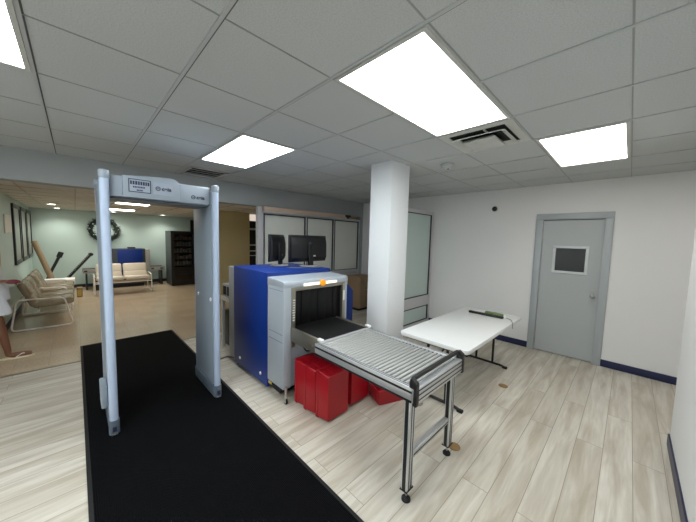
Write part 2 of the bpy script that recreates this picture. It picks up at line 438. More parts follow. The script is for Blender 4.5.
k = MB(); k.cyl((-.33, YD + .012, 1.07), (-.33, YD + .0, 1.07), .02); k.build('lock_cylinder', 'steel', d, L)
h = MB()
for z in (.25, 1.05, 1.85): h.cyl((-.98, YD + .004, z - .05), (-.98, YD + .004, z + .05), .008, seg=10)
h.build('hinges', 'steel', d, L)
struct('wall_door_backing', bx(-1.2, 0, YD + .3, YD + .34, 0, 2.3), 'door_paint')

# ------------------------------------------------------------------ storefront of frosted sliding panels (hall side)
s = thing('window_1', None, None, (XH - .1, 3.8, 0), kind='structure'); L = (XH - .1, 3.8, 0)
f = MB(); X0, X1 = XH - .13, XH - .03
f.box(X0, X1, 2.44, 2.55, 0, 2.274, bev=.004); f.box(X0, X1, 2.55, 5.2, 2.15, 2.2, bev=.004)
f.box(X0, X1, 5.15, 5.2, 0, 2.15, bev=.004); f.box(X0, X1, 2.55, 5.15, 0, .1, bev=.004); f.box(X0, X1, 2.55, 5.15, .85, .96, bev=.004)
for y in (3.53, 4.32): f.box(X0, X1, y - .02, y + .02, .1, 2.15, bev=.004)
f.build('window_frame', 'frost_frame', s, L)
for a, b_ in ((2.55, 3.51), (3.55, 4.3), (4.34, 5.15)):
    gk = MB(); gx = XH - .045
    gk.box(gx, gx + .02, a, a + .018, .96, 2.15); gk.box(gx, gx + .02, b_ - .022, b_, .96, 2.15); gk.box(gx, gx + .02, a, b_, 2.13, 2.15); gk.box(gx, gx + .02, a, b_, .96, .972)
    gk.build('gasket', 'gasket', s, L)
    bx(XH - .08, XH - .06, a, b_, .96, 2.15).build('window_pane', 'frosted', s, L)
    bx(XH - .08, XH - .06, a, b_, .1, .85).build('window_pane', 'frosted', s, L)
op = MB(); op.box(XH - .01, XH + .1, 2.5, 4.62, 2.19, 2.272, bev=.006)
struct('trim_4', op, 'operator_bronze')
struct('trim_5', MB().box(XH - .01, XH + .105, 2.5, 4.62, 2.17, 2.189, bev=.003), 'alu')
mo = MB(); mo.box(XH, XH + .13, 4.56, 4.72, 2.225, 2.275, bev=.012); mo.box(XH + .02, XH + .11, 4.6, 4.68, 2.195, 2.23, bev=.01)
tag(mo.build('motion_sensor', 'black_plastic'), 'small black motion sensor at the end of the sliding door track', 'sensor')
# far dark glazing between tan wall and storefront
s = thing('window_2', None, None, (-7.7, 3.8, 0), kind='structure'); L = (-7.7, 3.8, 0)
bx(-7.75, -7.72, 3.54, 4.4, 0, 2.36).build('window_pane', 'dark_glass', s, L)
f = MB()
for z, hh in ((1.9, .05), (1.45, .03), (1.28, .03), (1.15, .02), (.6, .04)): f.box(-7.72, -7.69, 3.54, 4.4, z, z + hh)
f.box(-7.72, -7.66, 4.36, 4.42, 0, 2.36)
f.build('window_frame', 'frost_frame', s, L)
bx(-7.72, -7.70, 3.56, 4.36, 2.16, 2.35).build('lit_transom', 'transom_glow', s, L)

# frosted glass screen between the column and the door wall
s = thing('window_3', None, None, (-2.87, 4.7, 0), kind='structure'); L = (-2.87, 4.7, 0)
f = MB(); X0, X1 = -2.92, -2.87
f.box(X0, X1, 5.19, 5.264, 0, 2.3, bev=.003); f.box(X0, X1, 3.95, 4.02, 0, 2.3, bev=.003)
f.box(X0, X1, 4.02, 5.19, 2.235, 2.3, bev=.003); f.box(X0, X1, 4.02, 5.19, .4, .61, bev=.003); f.box(X0, X1, 4.02, 5.19, 0, .1, bev=.003)
f.build('window_frame', 'frost_frame', s, L)
for a, b_ in ((.61, 2.235), (.1, .4)):
    gk = MB(); gk.box(-2.885, -2.866, 5.165, 5.19, a, b_); gk.box(-2.885, -2.866, 4.02, 5.19, b_ - .015, b_); gk.box(-2.885, -2.866, 4.02, 5.19, a, a + .015)
    gk.build('gasket', 'gasket', s, L)
    bx(-2.905, -2.885, 4.02, 5.19, a, b_).build('window_pane', 'frosted_green', s, L)
struct('door_2', bx(-11.9, -11.87, 3.17, 4.1, 0, 2.28), 'vend_black')

# ------------------------------------------------------------------ lamps
def troffer(name_label, x0, x1, y0, y1, z, mt, grp=None, fr='tbar'):
    t = thing('ceiling_light', name_label, 'ceiling light', ((x0 + x1) / 2, (y0 + y1) / 2, z)); L = t.location.copy()
    if grp: t['group'] = grp
    f = MB(); e = .022
    f.box(x0, x1, y0, y0 + e, z - .005, z + .007); f.box(x0, x1, y1 - e, y1, z - .005, z + .007)
    f.box(x0, x0 + e, y0 + e, y1 - e, z - .005, z + .007); f.box(x1 - e, x1, y0 + e, y1 - e, z - .005, z + .007)
    f.build('light_frame', 'vent_white', t, L)
    bx(x0 + e, x1 - e, y0 + e, y1 - e, z - .003, z + .003).build('diffuser', mt, t, L)
    return t
GX = lambda k: -.0585 + k * .6096
GY = lambda k: .4768 + k * .6096
c = .012
troffer('large bright white ceiling panel light beside the square air vent', GX(-2) + c, GX(-1) - c, GY(1) + c, GY(3) - c, CZ, 'panel_light')
troffer('white ceiling panel light nearest the walk-through gate and the dark slot vent', GX(-6) + c, GX(-4) - c, GY(1) + c, GY(2) - c, CZ, 'panel_light')
troffer('warm white ceiling panel light in front of the grey door', GX(-1) + c, GX(0) - c, GY(4) + c, GY(6) - c, CZ, 'panel_warm')
troffer('white ceiling panel light cut off by the top left of the picture', GX(-4) + c, GX(-2) - c, GY(-2) + c, GY(-1) - c, CZ, 'panel_light')
troffer('warm ceiling panel light in the hall nearest the gate crossbar', -8.1, -7.6, .64, 1.27, HZ, 'hall_light', fr='h')
troffer('warm ceiling panel light in the hall farthest back, before the wreath', -10.5, -9.9, .64, 1.27, HZ, 'hall_light', fr='h')
troffer('added unseen fill light panel behind the camera position, left of two', GX(-5) + c, GX(-3) - c, GY(-5) + c, GY(-4) - c, CZ, 'panel_light')  # out of view, added to brighten the room
troffer('added unseen fill light panel behind the camera position, right of two', GX(-2) + c, GX(-1) - c, GY(-4) + c, GY(-2) - c, CZ, 'panel_light')  # second added fill panel, also out of view
troffer('added unseen fill light panel in the alcove past the right wall end', GX(2) + c, GX(3) - c, GY(6) + c, GY(7) - c, CZ, 'panel_warm')  # unseen panel added as fill for the alcove side
def downlight(x, y, label):
    t = thing('downlight', label, 'ceiling light', (x, y, HZ), group='round downlights in the hall ceiling')
    MB().lathe([(.095, .004), (.105, 0), (.1, -.01), (.08, -.006), (.078, .004)]).build('trim_ring', 'vent_white', t)
    MB().cyl((0, 0, -.003), (0, 0, .003), .076, seg=24).build('lamp_lens', 'downlight_glow', t)
    ld = bpy.data.lights.new('lamp', 'SPOT'); ld.energy = SPOT; ld.spot_size = 2.4; ld.spot_blend = .8; ld.color = (1, .96, .86); ld.shadow_soft_size = .07
    lo = bpy.data.objects.new('lamp', ld); COL.objects.link(lo); lo.parent = t; lo.location = (0, 0, -.02)
downlight(-9.9, -.38, 'round downlight in the hall ceiling nearest the framed pictures')
downlight(-11.4, -.33, 'round downlight at the far wall above the leaning tubes')
downlight(-11.4, .88, 'round downlight at the far wall above the wreath')
downlight(-11.4, 2.2, 'round downlight at the far wall above the vending machine')

# ------------------------------------------------------------------ ceiling vents, detector, camera
t = thing('ceiling_vent', 'square white ceiling air vent with dark slots beside the large panel light', 'air vent', ((GX(-2) + GX(-1)) / 2, (GY(3) + GY(4)) / 2, CZ)); L = t.location.copy()
def ringf(m, x0, x1, y0, y1, w_, za, zb, th=.004):
    """sloping square ring: outer edge at za, inner edge (w_ inwards) at zb"""
    tb = bmesh.new(); O = []
    for (ins, z) in ((0, za), (w_, zb), (w_, zb + th), (0, za + th)):
        O.append([tb.verts.new(p) for p in ((x0 + ins, y0 + ins, z), (x1 - ins, y0 + ins, z), (x1 - ins, y1 - ins, z), (x0 + ins, y1 - ins, z))])
    for i in range(4):
        A, B = O[i], O[(i + 1) % 4]
        for k_ in range(4): tb.faces.new((A[k_], A[(k_ + 1) % 4], B[(k_ + 1) % 4], B[k_]))
    m._merge(tb)
x0, x1, y0, y1 = GX(-2) + .01, GX(-1) - .01, GY(3) + .01, GY(4) - .01
m = MB(); ringf(m, x0, x1, y0, y1, .07, CZ - .003, CZ - .003); m.build('flange', 'vent_white', t, L)
bx(x0 + .06, x1 - .06, y0 + .06, y1 - .06, CZ + .004, CZ + .006).build('throat', 'vent_dark', t, L)
m = MB(); ringf(m, x0 + .075, x1 - .075, y0 + .105, y1 - .075, .05, CZ - .03, CZ - .006, .003); m.build('blade', 'vent_white', t, L)
m = MB(); m.box(x0 + .14, x1 - .18, y0 + .2, y1 - .12, CZ - .034, CZ - .03, bev=.002); ringf(m, x0 + .13, x1 - .17, y0 + .19, y1 - .11, .03, CZ - .034, CZ - .012, .003); m.build('centre_plate', 'vent_white', t, L)
m = MB(); m.box(x0 + .36, x0 + .372, y0 + .07, y0 + .16, CZ - .01, CZ + .002); m.build('bracket', 'vent_white', t, L)

t = thing('ceiling_vent', 'rectangular dark slotted ceiling vent above the walk-through gate', 'air vent', (-4.47, 1.38, CZ)); L = t.location.copy()
m = MB(); x0, x1, y0, y1 = -4.72, -4.2, 1.14, 1.64
m.box(x0, x1, y0, y0 + .03, CZ - .008, CZ + .006); m.box(x0, x1, y1 - .03, y1, CZ - .008, CZ + .006); m.box(x0, x0 + .03, y0, y1, CZ - .008, CZ + .006); m.box(x1 - .03, x1, y0, y1, CZ - .008, CZ + .006)
m.build('flange', 'vent_white', t, L)
bx(x0 + .03, x1 - .03, y0 + .03, y1 - .03, CZ + .003, CZ + .005).build('throat', 'vent_dark', t, L)
for i in range(3):
    xx = x0 + .12 + i * .13
    bx(-.012, .012, y0 + .03 - 1.38, y1 - .03 - 1.38, -.002, .001, M=Matrix.Translation((xx + 4.47, 0, -.004)) @ Matrix.Rotation(.5, 4, 'Y')).build('blade', 'vent_white', t)

t = thing('smoke_detector', 'small round white smoke detector on the ceiling beyond the column', 'smoke detector', (-1.6, 3.2, CZ))
MB().lathe([(.075, .003), (.077, -.012), (.062, -.028)]).build('base', 'frame_paint', t)
MB().lathe([(.045, -.026), (.045, -.04), (.02, -.052)]).build('sensor_head', 'vent_white', t)
MB().cyl((0.01, 0, -.056), (0.01, 0, -.04), .014).build('sensor_eye', 'black_plastic', t)

t = thing('security_camera', 'small black dome camera high on the wall left of the door', 'camera', (-1.71, YD, 2.3))
MB().cyl((0, 0, 0), (0, -.02, 0), .055, seg=28, bev=.004).build('mount_ring', 'vent_white', t)
MB().ball((0, -.03, 0), .042, (1, .8, 1)).build('dome', 'dark_glass', t)

# ------------------------------------------------------------------ floor mat and floor discs
m = MB(); m.box(-5.665, -.6, -.004, 1.185, .001, .009, bev=.002)
fm = thing('floor_mat', 'long black ribbed floor mat running under the walk-through gate', 'mat', (-3.1, .59, 0)); L = fm.location.copy()
bx(-5.64, -.62, .02, 1.16, .001, .011, bev=.002).build('pile', 'mat_carpet', fm, L)
m.build('rubber_edge', 'black_rubber', fm, L)
def disc(x, y, lab):
    m = MB(); m.cyl((x, y, .0005), (x, y, .005), .05, seg=28, bev=.002); o = m.build('floor_cover', 'disc_brown'); tag(o, lab, 'floor cap', 'round brown floor caps')
disc(-.91, 2.2, 'round brown floor cap behind the front roller conveyor leg')
disc(-.945, 3.6, 'round brown floor cap beside the far leg of the folding table')

# ------------------------------------------------------------------ walk-through metal detector
gt = thing('walkthrough_metal_detector', 'pale blue-grey walk-through metal detector arch standing on the black mat', 'metal detector', (-3.25, .58, .011)); L = Vector((-3.25, .58, 0))
Z0 = .012
for (ya, yb, yp, side) in ((.15, .2, .178, -1), (.98, 1.03, 1.015, 1)):
    p = bx(-3.53, -2.97, ya, yb, Z0 + .12, 2.14, bev=.008).build('side_panel', 'gate_panel', gt, L)
    for xx in (-3.4, -3.0):
        m = MB(); m.cyl((xx, ya - .0 if side > 0 else yb + .0, 1.04), (xx, ya - .008 if side > 0 else yb + .008, 1.04), .02, seg=16); m.build('screw_cap', 'white_plastic', p)
    for xx in (-2.945, -3.55):
        m = MB(); m.cyl((xx, yp, Z0 + .12), (xx, yp, 2.14), .03, seg=28); m.build('post', 'gate_paint', gt, L)
        m = MB(); m.cyl((xx, yp, 2.125), (xx, yp, 2.195), .035, seg=28, bev=.012); m.build('post_cap', 'gate_bar', gt, L)
    m = MB(); m.box(-3.57, -2.945, ya - .004, yb + .004, Z0, Z0 + .12, bev=.006); m.cyl((-2.945, yp, Z0), (-2.945, yp, Z0 + .12), .037, seg=24); m.cyl((-3.55, yp, Z0), (-3.55, yp, Z0 + .12), .037, seg=24)
    kk = m.build('kick_plate', 'gate_kick', gt, L)
    bx(-2.912, -2.902, yp - .014, yp + .014, Z0 + .03, Z0 + .07, bev=.002).build('anchor_slot', 'ink', gt, L)
    bx(-2.915, -2.9, yp - .02, yp + .02, Z0, Z0 + .012, bev=.002).build('anchor_lip', 'steel', gt, L)
bx(-3.2, -3.0, .105, .149, .22, .42, bev=.01).build('junction_box', 'gate_bar', gt, L)
bar = bx(-3.42, -2.98, .197, .978, 2.0, 2.172, bev=.01).build('crossbar', 'gate_bar', gt, L)
bx(-3.38, -3.02, .205, .975, 1.985, 2.0, bev=.004).build('crossbar_underside', 'gate_kick', gt, L)
# control box on the bar, right top corner rounded
poly = [(.295, 2.0), (.295, 2.175), (.6, 2.2)] + [(.65 + .05 * math.cos(a), 2.15 + .05 * math.sin(a)) for a in [PI / 2 - i * PI / 10 for i in range(6)]] + [(.7, 2.0)]
cb = MB().prism(poly, 'x', -3.0, -2.945, bev=.004).build('control_box', 'gate_bar', gt, L)
bx(-2.946, -2.943, .33, .485, 2.045, 2.155).build('label_border', 'sticker_dark', gt, L)
bx(-2.9432, -2.9425, .337, .478, 2.052, 2.148).build('label_face', 'sticker_light', gt, L)
m = MB(); random.seed(11)
def glyphs(m, y0, y1, z, h, w_):
    y = y0
    while y < y1:
        k_ = random.uniform(.7, 1.1) * w_; m.box(-2.9426, -2.9418, y, y + k_, z, z + h); y += k_ + w_ * .3
glyphs(m, .342, .465, 2.108, .03, .014); glyphs(m, .36, .44, 2.082, .014, .009); glyphs(m, .385, .425, 2.058, .012, .007)
m.build('label_writing', 'ink', gt, L)
bx(-2.946, -2.943, .5, .652, 2.045, 2.15).build('maker_plate', 'sticker_light', gt, L)
def logo(y, z, s, x):
    text('logo', 'ceia', s, face_x(Vector((x, y + .022 * s / .05, z)) - L), 'ink', gt)
    m = MB(); r = s * .34; pts = [(x, y - s * .95 + r * math.cos(a), z + r * math.sin(a)) for a in [i * 2 * PI / 20 for i in range(20)]]
    m.tube(pts, s * .06, seg=6, closed=True); m.tube([(x, y - s * .95 - r * .4, z), (x, y - s * .95 + r * .5, z)], s * .06, seg=6); m.build('logo_ring', 'ink', gt, L)
logo(.58, 2.097, .046, -2.941)
logo(.87, 2.062, .046, -2.978)

# ------------------------------------------------------------------ x-ray baggage scanner
xr = thing('xray_scanner', 'large blue and grey x-ray baggage scanner with a black lead curtain', 'x-ray machine', (-3.0, 1.9, 0)); L = xr.location.copy()
body = bx(-3.61, -2.715, 1.462, 2.36, .045, 1.325, bev=.008).build('blue_cabinet', 'xray_blue', xr, L)
m = MB()
m.prism([(2.36, .1), (2.66, .16), (2.8, .3), (2.8, .98), (2.7, 1.08), (2.36, 1.13)], 'x', -3.45, -2.72, bev=.006)
m.build('generator_housing', 'xray_blue', xr, L)
bx(-3.78, -3.61, 1.462, 2.36, .1, 1.305, bev=.01).build('rear_hood', 'xray_backgrey', xr, L)
# grey entrance hood: a thick portal round the tunnel
T0, T1, TB, TT = 1.59, 2.25, .64, 1.165
m = MB(); XF, XB = -2.37, -2.7
m.box(XB, XF, 1.455, T0 - .04, .15, 1.215, bev=.012); m.box(XB, XF, T1 + .04, 2.335, .15, 1.215, bev=.012)
m.prism([(XB, 1.2), (XB, 1.285), (XF - .03, 1.27), (XF - .008, 1.262), (XF, 1.24), (XF, 1.2)], 'y', 1.455, 2.335, bev=.004)
m.box(XB, XF - .02, T0 - .05, T1 + .05, .15, .6, bev=.004)
m.build('entrance_hood', 'xray_grey', xr, L)
for z in (1.17, .72, .64): bx(-2.66, -2.39, 1.452, 1.456, z, z + .005).build('panel_seam', 'gate_kick', xr, L)
m = MB(); m.box(-2.4, -2.362, T0 - .045, T0, TB - .06, TT + .035, bev=.003); m.box(-2.4, -2.362, T1, T1 + .045, TB - .06, TT + .035, bev=.003); m.box(-2.4, -2.362, T0, T1, TT, TT + .035, bev=.003)
m.build('tunnel_bezel', 'dull_steel', xr, L)
bx(-2.7, -2.68, T0, T1, TB, TT).build('tunnel_back', 'vent_dark', xr, L)
m = MB(); m.box(-2.69, -2.4, T0 - .01, T0, TB, TT + .01); m.box(-2.69, -2.4, T1, T1 + .01, TB, TT + .01); m.box(-2.69, -2.4, T0, T1, TT, TT + .01); m.build('tunnel_lining', 'vent_dark', xr, L)
n = 6; wd = (T1 - T0) / n
for i in range(n):
    y = T0 + i * wd
    bx(-2.428 + .006 * (i % 2), -2.422 + .006 * (i % 2), y + .002, y + wd + .008, .772, TT - .004, bev=.001).build('lead_curtain_strip', 'curtain', xr, L)
# light bar over the tunnel, amber lamp
m = MB(); m.box(-2.37, -2.352, 1.69, 1.9, 1.205, 1.233, bev=.006); m.box(-2.37, -2.352, 1.97, 2.15, 1.205, 1.233, bev=.006); m.build('light_bar', 'lamp_bar', xr, L)
m = MB(); m.cyl((-2.372, 1.935, 1.222), (-2.335, 1.935, 1.222), .036, seg=24, bev=.008); m.build('warning_lamp', 'amber', xr, L)
# labels on the bezel
m = MB(); random.seed(3)
for z in [.86 + .026 * i for i in range(9)]: m.box(-2.3625, -2.361, T0 - .038 + random.random() * .01, T0 - .012 + random.random() * .006, z, z + .011)
m.build('warning_label', 'paper', xr, L)
m = MB(); m.box(-2.3625, -2.361, T1 + .012, T1 + .034, .98, 1.1); m.build('warning_label', 'paper', xr, L)
bx(-2.3625, -2.36, T0 - .04, T0 - .006, .64, .71, bev=.002).build('control_switch', 'black_plastic', xr, L)
# belt bed leaving the tunnel
m = MB(); m.box(-2.68, -1.92, 1.57, 2.165, .765, .783, bev=.004); m.cyl((-1.92, 1.57, .755), (-1.92, 2.165, .755), .028, seg=20); m.build('conveyor_belt', 'belt', xr, L)
m = MB(); m.box(-2.39, -1.88, 1.54, 1.566, .65, .793, bev=.004); m.box(-2.39, -1.88, 2.17, 2.195, .65, .793, bev=.004); m.box(-2.39, -1.95, 1.58, 2.17, .645, .69)
m.build('bed_side', 'dull_steel', xr, L)
for ya in (1.532, 2.175): bx(-1.925, -1.862, ya, ya + .03, .78, .806, bev=.004).build('bed_end_cap', 'white_plastic', xr, L)
m = MB()
for xx in (-2.0, -1.96): m.cyl((xx, 1.533, .71), (xx, 1.541, .71), .01, seg=12)
m.build('bed_bolt', 'steel', xr, L)
m = MB(); m.tube([(-2.36, 1.66, .59), (-2.31, 1.66, .58), (-2.3, 1.68, .53), (-2.31, 1.75, .51), (-2.34, 1.8, .53), (-2.36, 1.8, .58)], .008, fillet=.03); m.build('hanging_cable', 'black_rubber', xr, L)
m = MB(); m.box(-3.68, -2.5, 1.5, 2.3, .05, .1); m.build('underframe', 'vent_dark', xr, L)
for (xx, yy) in ((-2.365, 1.485), (-2.365, 2.3), (-3.56, 1.5), (-3.56, 2.3)):
    c_ = MB(); c_.cyl((xx, yy, .06), (xx, yy, .18), .014, seg=14); c_.box(xx - .02, xx + .02, yy - .018, yy - .012, .02, .07, bev=.002); c_.box(xx - .02, xx + .02, yy + .012, yy + .018, .02, .07, bev=.002)
    cc = c_.build('caster', 'steel', xr, L)
    MB().cyl((xx, yy - .011, .026), (xx, yy + .011, .026), .026, seg=22, bev=.004).build('wheel', 'black_rubber', cc)
for xx in (-3.4, -2.85):
    MB().cyl((xx, 1.454, .16), (xx, 1.445, .16), .018, seg=16).build('cover_latch', 'white_plastic', xr, L)
bx(-2.66, -2.6, 1.449, 1.455, .125, .15).build('yellow_sticker', 'yellow_card', xr, L)
# far outfeed conveyor seen between gate and cabinet
for ya in (1.56, 2.2): bx(-4.35, -3.78, ya, ya + .025, .74, .8, bev=.004).build('outfeed_rail', 'alu', xr, L)
m = MB(); m.box(-4.35, -3.78, 1.585, 2.2, .73, .765, bev=.004); m.build('outfeed_belt', 'belt', xr, L)
for xx in (-4.3,):
    mm = MB(); mm.box(xx - .02, xx + .02, 1.56, 1.6, .03, .74, bev=.003); mm.cyl((xx, 1.58, .004), (xx, 1.58, .03), .025, seg=16); mm.build('outfeed_leg', 'alu', xr, L)
    mm = MB(); mm.box(xx - .02, xx + .02, 2.18, 2.22, .03, .74, bev=.003); mm.cyl((xx, 2.2, .004), (xx, 2.2, .03), .025, seg=16); mm.build('outfeed_leg', 'alu', xr, L)

# crates of small gear on the outfeed and a black box below
t = thing('equipment_case', 'small pale equipment case with two dark openings behind the scanner', 'case', (-4.15, 1.75, .801)); L = t.location.copy()
bx(-4.32, -3.98, 1.58, 2.0, .801, .99, bev=.006).build('case_body', 'xray_backgrey', t, L)
m = MB(); m.box(-3.981, -3.974, 1.63, 1.76, .83, .96); m.box(-3.981, -3.974, 1.82, 1.95, .83, .96)
m.box(-4.28, -4.17, 1.574, 1.581, .83, .96); m.box(-4.13, -4.02, 1.574, 1.581, .83, .96); m.build('opening', 'vent_dark', t, L)
t = thing('waste_bin', 'tall black waste bin standing behind the x-ray scanner', 'bin', (-4.33, 1.78, 0))
MB().prism([(-.1, 0), (.1, 0), (.12, .52), (-.12, .52)], 'y', -.13, .13, bev=.01).build('bin_body', 'black_plastic', t)
MB().box(-.13, .13, -.14, .14, .52, .55, bev=.008).build('rim', 'black_plastic', t)
m = MB(); m.tube([(-4.3, 1.15, .018), (-4.0, 1.28, .018), (-3.85, 1.37, .006), (-3.9, 1.46, .006), (-3.72, 1.6, .006), (-3.6, 1.7, .01)], .006, fillet=.08, seg=8)
tag(m.build('power_cable', 'black_rubber'), 'thin black cable on the floor between the gate and the scanner', 'cable')

# ------------------------------------------------------------------ monitors on the scanner
def monitor(label, loc, rz, w_=.54):
    t = thing('monitor', label, 'monitor', loc, rz, group='monitors on top of the scanner')
    h0, h1 = .06, .42
    # local: back faces +X
    MB().box(-.03, -.005, -w_ / 2, w_ / 2, h0, h1, bev=.006).build('screen_bezel', 'black_plastic', t)
    m = MB(); m.prism([(-.005, h0 + .01), (-.005, h1 - .01), (.012, h1 - .03), (.03, h1 - .12), (.03, h0 + .06), (.012, h0 + .02)], 'y', -w_ / 2 + .015, w_ / 2 - .015, bev=.004)
    m.build('back_shell', 'black_plastic', t)
    bx(-.032, -.03, -w_ / 2 + .015, w_ / 2 - .015, h0 + .02, h1 - .015).build('screen', 'dark_glass', t)
    MB().prism([(.028, .3), (.05, .29), (.06, .012), (.028, .012)], 'y', -.04, .04, bev=.004).build('stand_neck', 'black_plastic', t)
    m = MB(); m.lathe([(.13, 0), (.135, .006), (.12, .012), (.04, .016)], seg=32); 
    bmesh.ops.scale(m.bm, vec=(.85, 1.15, 1), verts=m.bm.verts[:]); bmesh.ops.translate(m.bm, vec=(.03, 0, 0), verts=m.bm.verts[:]); m.build('stand_base', 'xray_backgrey', t)
    bx(.0305, .032, .06, .1, h0 + .07, h0 + .09).build('rating_label', 'paper', t)
    bx(.0305, .032, -.02, .02, h1 - .13, h1 - .09, bev=.001).build('logo_plate', 'vend_side', t)
    return t
monitor('wide black monitor seen from behind on the blue scanner cabinet', (-3.1, 2.29, 1.326), .05, .64)
monitor('black monitor at the left, turned almost edge-on on the scanner', (-3.38, 1.97, 1.326), .6, .44)
m = MB(); m.tube([(-3.02, 1.9, 1.331), (-2.9, 2.0, 1.331), (-2.84, 2.15, 1.331), (-2.84, 2.28, 1.331)], .004, fillet=.06, seg=8)
tag(m.build('monitor_cable', 'cable_grey'), 'thin grey cable curled on the blue top before the monitor', 'cable')

# ------------------------------------------------------------------ roller conveyor
rc = thing('roller_conveyor', 'silver roller conveyor on aluminium legs in front of the scanner', 'conveyor', (-1.35, 1.8, 0)); L = rc.location.copy()
RY0, RY1, RX0, RX1, RZ = 1.45, 2.14, -1.855, -.85, .8
def profile(m, x0, x1, y0, y1, z0, z1): m.box(x0, x1, y0, y1, z0, z1, bev=.004)
for (ya, yb, so) in ((RY0, RY0 + .042, -1), (RY1 - .042, RY1, 1)):
    m = MB(); profile(m, RX0, RX1 - .03, ya, yb, .7, RZ)
    rr = m.build('side_rail', 'alu', rc, L)
    g = MB(); yo = ya if so < 0 else yb
    for z in (.772, .712): g.box(RX0, RX1 - .03, yo - .0015, yo + .0015, z - .009, z + .006)
    for yy in (ya + .012, ya + .03): g.box(RX0, RX1 - .03, yy - .0025, yy + .0025, RZ - .001, RZ + .001)
    g.build('rail_groove', 'alu_groove', rr)
m = MB(); profile(m, RX1 - .045, RX1, RY0 + .01, RY1 - .01, .7, RZ); rr = m.build('end_rail', 'alu', rc, L)
g = MB()
for z in (.785, .755, .722): g.box(RX1 - .0015, RX1 + .0015, RY0 + .01, RY1 - .01, z - .004, z + .004)
g.build('rail_groove', 'alu_groove', rr)
m = MB(); m.box(RX0 + .0, RX0 + .035, RY0 + .042, RY1 - .042, .76, RZ + .003, bev=.003); m.build('lead_in_bar', 'alu', rc, L)
N = 25; x0 = RX0 + .058; px = (RX1 - .07 - x0) / (N - 1)
r0 = MB().cyl((x0, RY0 + .046, .783), (x0, RY1 - .046, .783), .013, seg=18, bev=.002).build('roller', 'roller_grey', rc, L)
for i in range(1, N):
    r_ = r0.copy(); r_.location = (px * i, 0, 0); r_.parent = rc; COL.objects.link(r_)
m = MB(); m.box(RX0 + .04, RX1 - .05, RY0 + .043, RY0 + .052, .765, .79); m.box(RX0 + .04, RX1 - .05, RY1 - .052, RY1 - .043, .765, .79); m.build('roller_bearing_strip', 'alu_groove', rc, L)
# black end stop
m = MB(); m.tube([(RX1 - .02, RY0 + .012, .808), (RX1 - .04, RY0 + .02, .85), (RX1 - .04, RY1 - .02, .85), (RX1 - .02, RY1 - .012, .808)], .016, fillet=.03, seg=14)
m.build('end_stop_bar', 'black_plastic', rc, L)
for y in (RY0, RY1):
    s_ = -1 if y == RY0 else 1
    m = MB(); m.prism([(RX1 - .05, RZ), (RX1 - .045, .856), (RX1 - .03, .864), (RX1 + .006, .836), (RX1 + .006, RZ - .005)], 'y', y - .004 if s_ < 0 else y - .03, y + .03 if s_ < 0 else y + .004, bev=.005)
    m.box(RX1 - .018, RX1 + .006, y - .004 if s_ < 0 else y - .03, y + .03 if s_ < 0 else y + .004, .69, RZ, bev=.004)
    m.build('corner_bracket', 'black_plastic', rc, L)
for (y, nm) in ((RY0 + .05, 0), (RY1 - .06, 1)):
    m = MB(); m.box(-.94, -.895, y - .035, y + .035, 0.085, .699, bev=.005)
    lg = m.build('leg', 'alu', rc, L)
    g = MB()
    for yy in (y - .012, y + .014): g.box(-.896, -.893, yy - .003, yy + .003, 0.085, .699)
    g.box(-.93, -.905, y - .0365, y - .0345, 0.085, .699); g.box(-.945, -.89, y - .04, y + .04, .082, .088)
    g.build('leg_groove', 'alu_groove', lg)
    ft = MB(); ft.cyl((-.918, y, .02), (-.918, y, .084), .007, seg=12); ft2 = ft.build('foot_stem', 'steel', lg)
    MB().lathe([(.03, 0), (.03, .012), (.018, .026), (.01, .03)], c=(-.918, y, 0)).build('foot', 'black_rubber', lg)
m = MB(); m.box(-.935, -.9, RY0 + .08, RY1 - .105, .285, .33, bev=.004); xb = m.build('cross_bar', 'alu', rc, L)
bx(-.9, -.897, RY0 + .08, RY1 - .105, .3, .306).build('rail_groove', 'alu_groove', xb)
for y in (RY0 + .09, RY1 - .03):
    m = MB(); m.tube([(-.885 + .03 * math.cos(a), y, .685 + .03 * math.sin(a)) for a in [-PI + i * PI / 8 for i in range(9)]], .006, seg=8)
    m.cyl((-.9, y - .004, .69), (-.9, y + .03, .69), .012, seg=14); m.build('height_lock', 'steel', rc, L)

# ------------------------------------------------------------------ red totes
def tote_mesh(Lz, Wy, D):
    """open tub: opening towards +z (local), length along x, width along y"""
    m = MB(); t = bmesh.new()
    def ring(l, w_, z, r=.014):
        out = []
        for sx, sy, a0 in ((1, 1, 0), (-1, 1, PI / 2), (-1, -1, PI), (1, -1, 3 * PI / 2)):
            for k_ in range(5):
                a = a0 + k_ * PI / 8
                out.append(t.verts.new((sx * (l / 2 - r) + r * math.cos(a), sy * (w_ / 2 - r) + r * math.sin(a), z)))
        return out
    rs = [ring(Lz * .9, Wy * .9, .002), ring(Lz * .915, Wy * .915, .008), ring(Lz * .97, Wy * .97, D - .03), ring(Lz * .975, Wy * .975, D - .03), ring(Lz, Wy, D - .028), ring(Lz, Wy, D), ring(Lz * .965, Wy * .955, D), ring(Lz * .93, Wy * .92, D - .03), ring(Lz * .88, Wy * .87, .014)]
    n = len(rs[0]); t.faces.new(rs[0][::-1])
    for a, b_ in zip(rs, rs[1:]):
        for k_ in range(n): t.faces.new((a[k_], a[(k_ + 1) % n], b_[(k_ + 1) % n], b_[k_]))
    t.faces.new(rs[-1]); return m._merge(t)
def tote_ribs(Lz, Wy, D, parent):
    for sx in (-1, 1):
        for y in (-.06, .06): MB().prism([(sx * Lz * .46, .02), (sx * Lz * .484, D - .03), (sx * (Lz * .484 + .006), D - .03), (sx * (Lz * .46 + .006), .02)], 'y', y - .006, y + .006).build('rib', 'red_plastic', parent)
tote0 = thing('red_tote', 'red plastic tote standing on end, nearest the scanner in the front row', 'tote', (0, 0, 0))
LT, WT, DT = .47, .29, .165
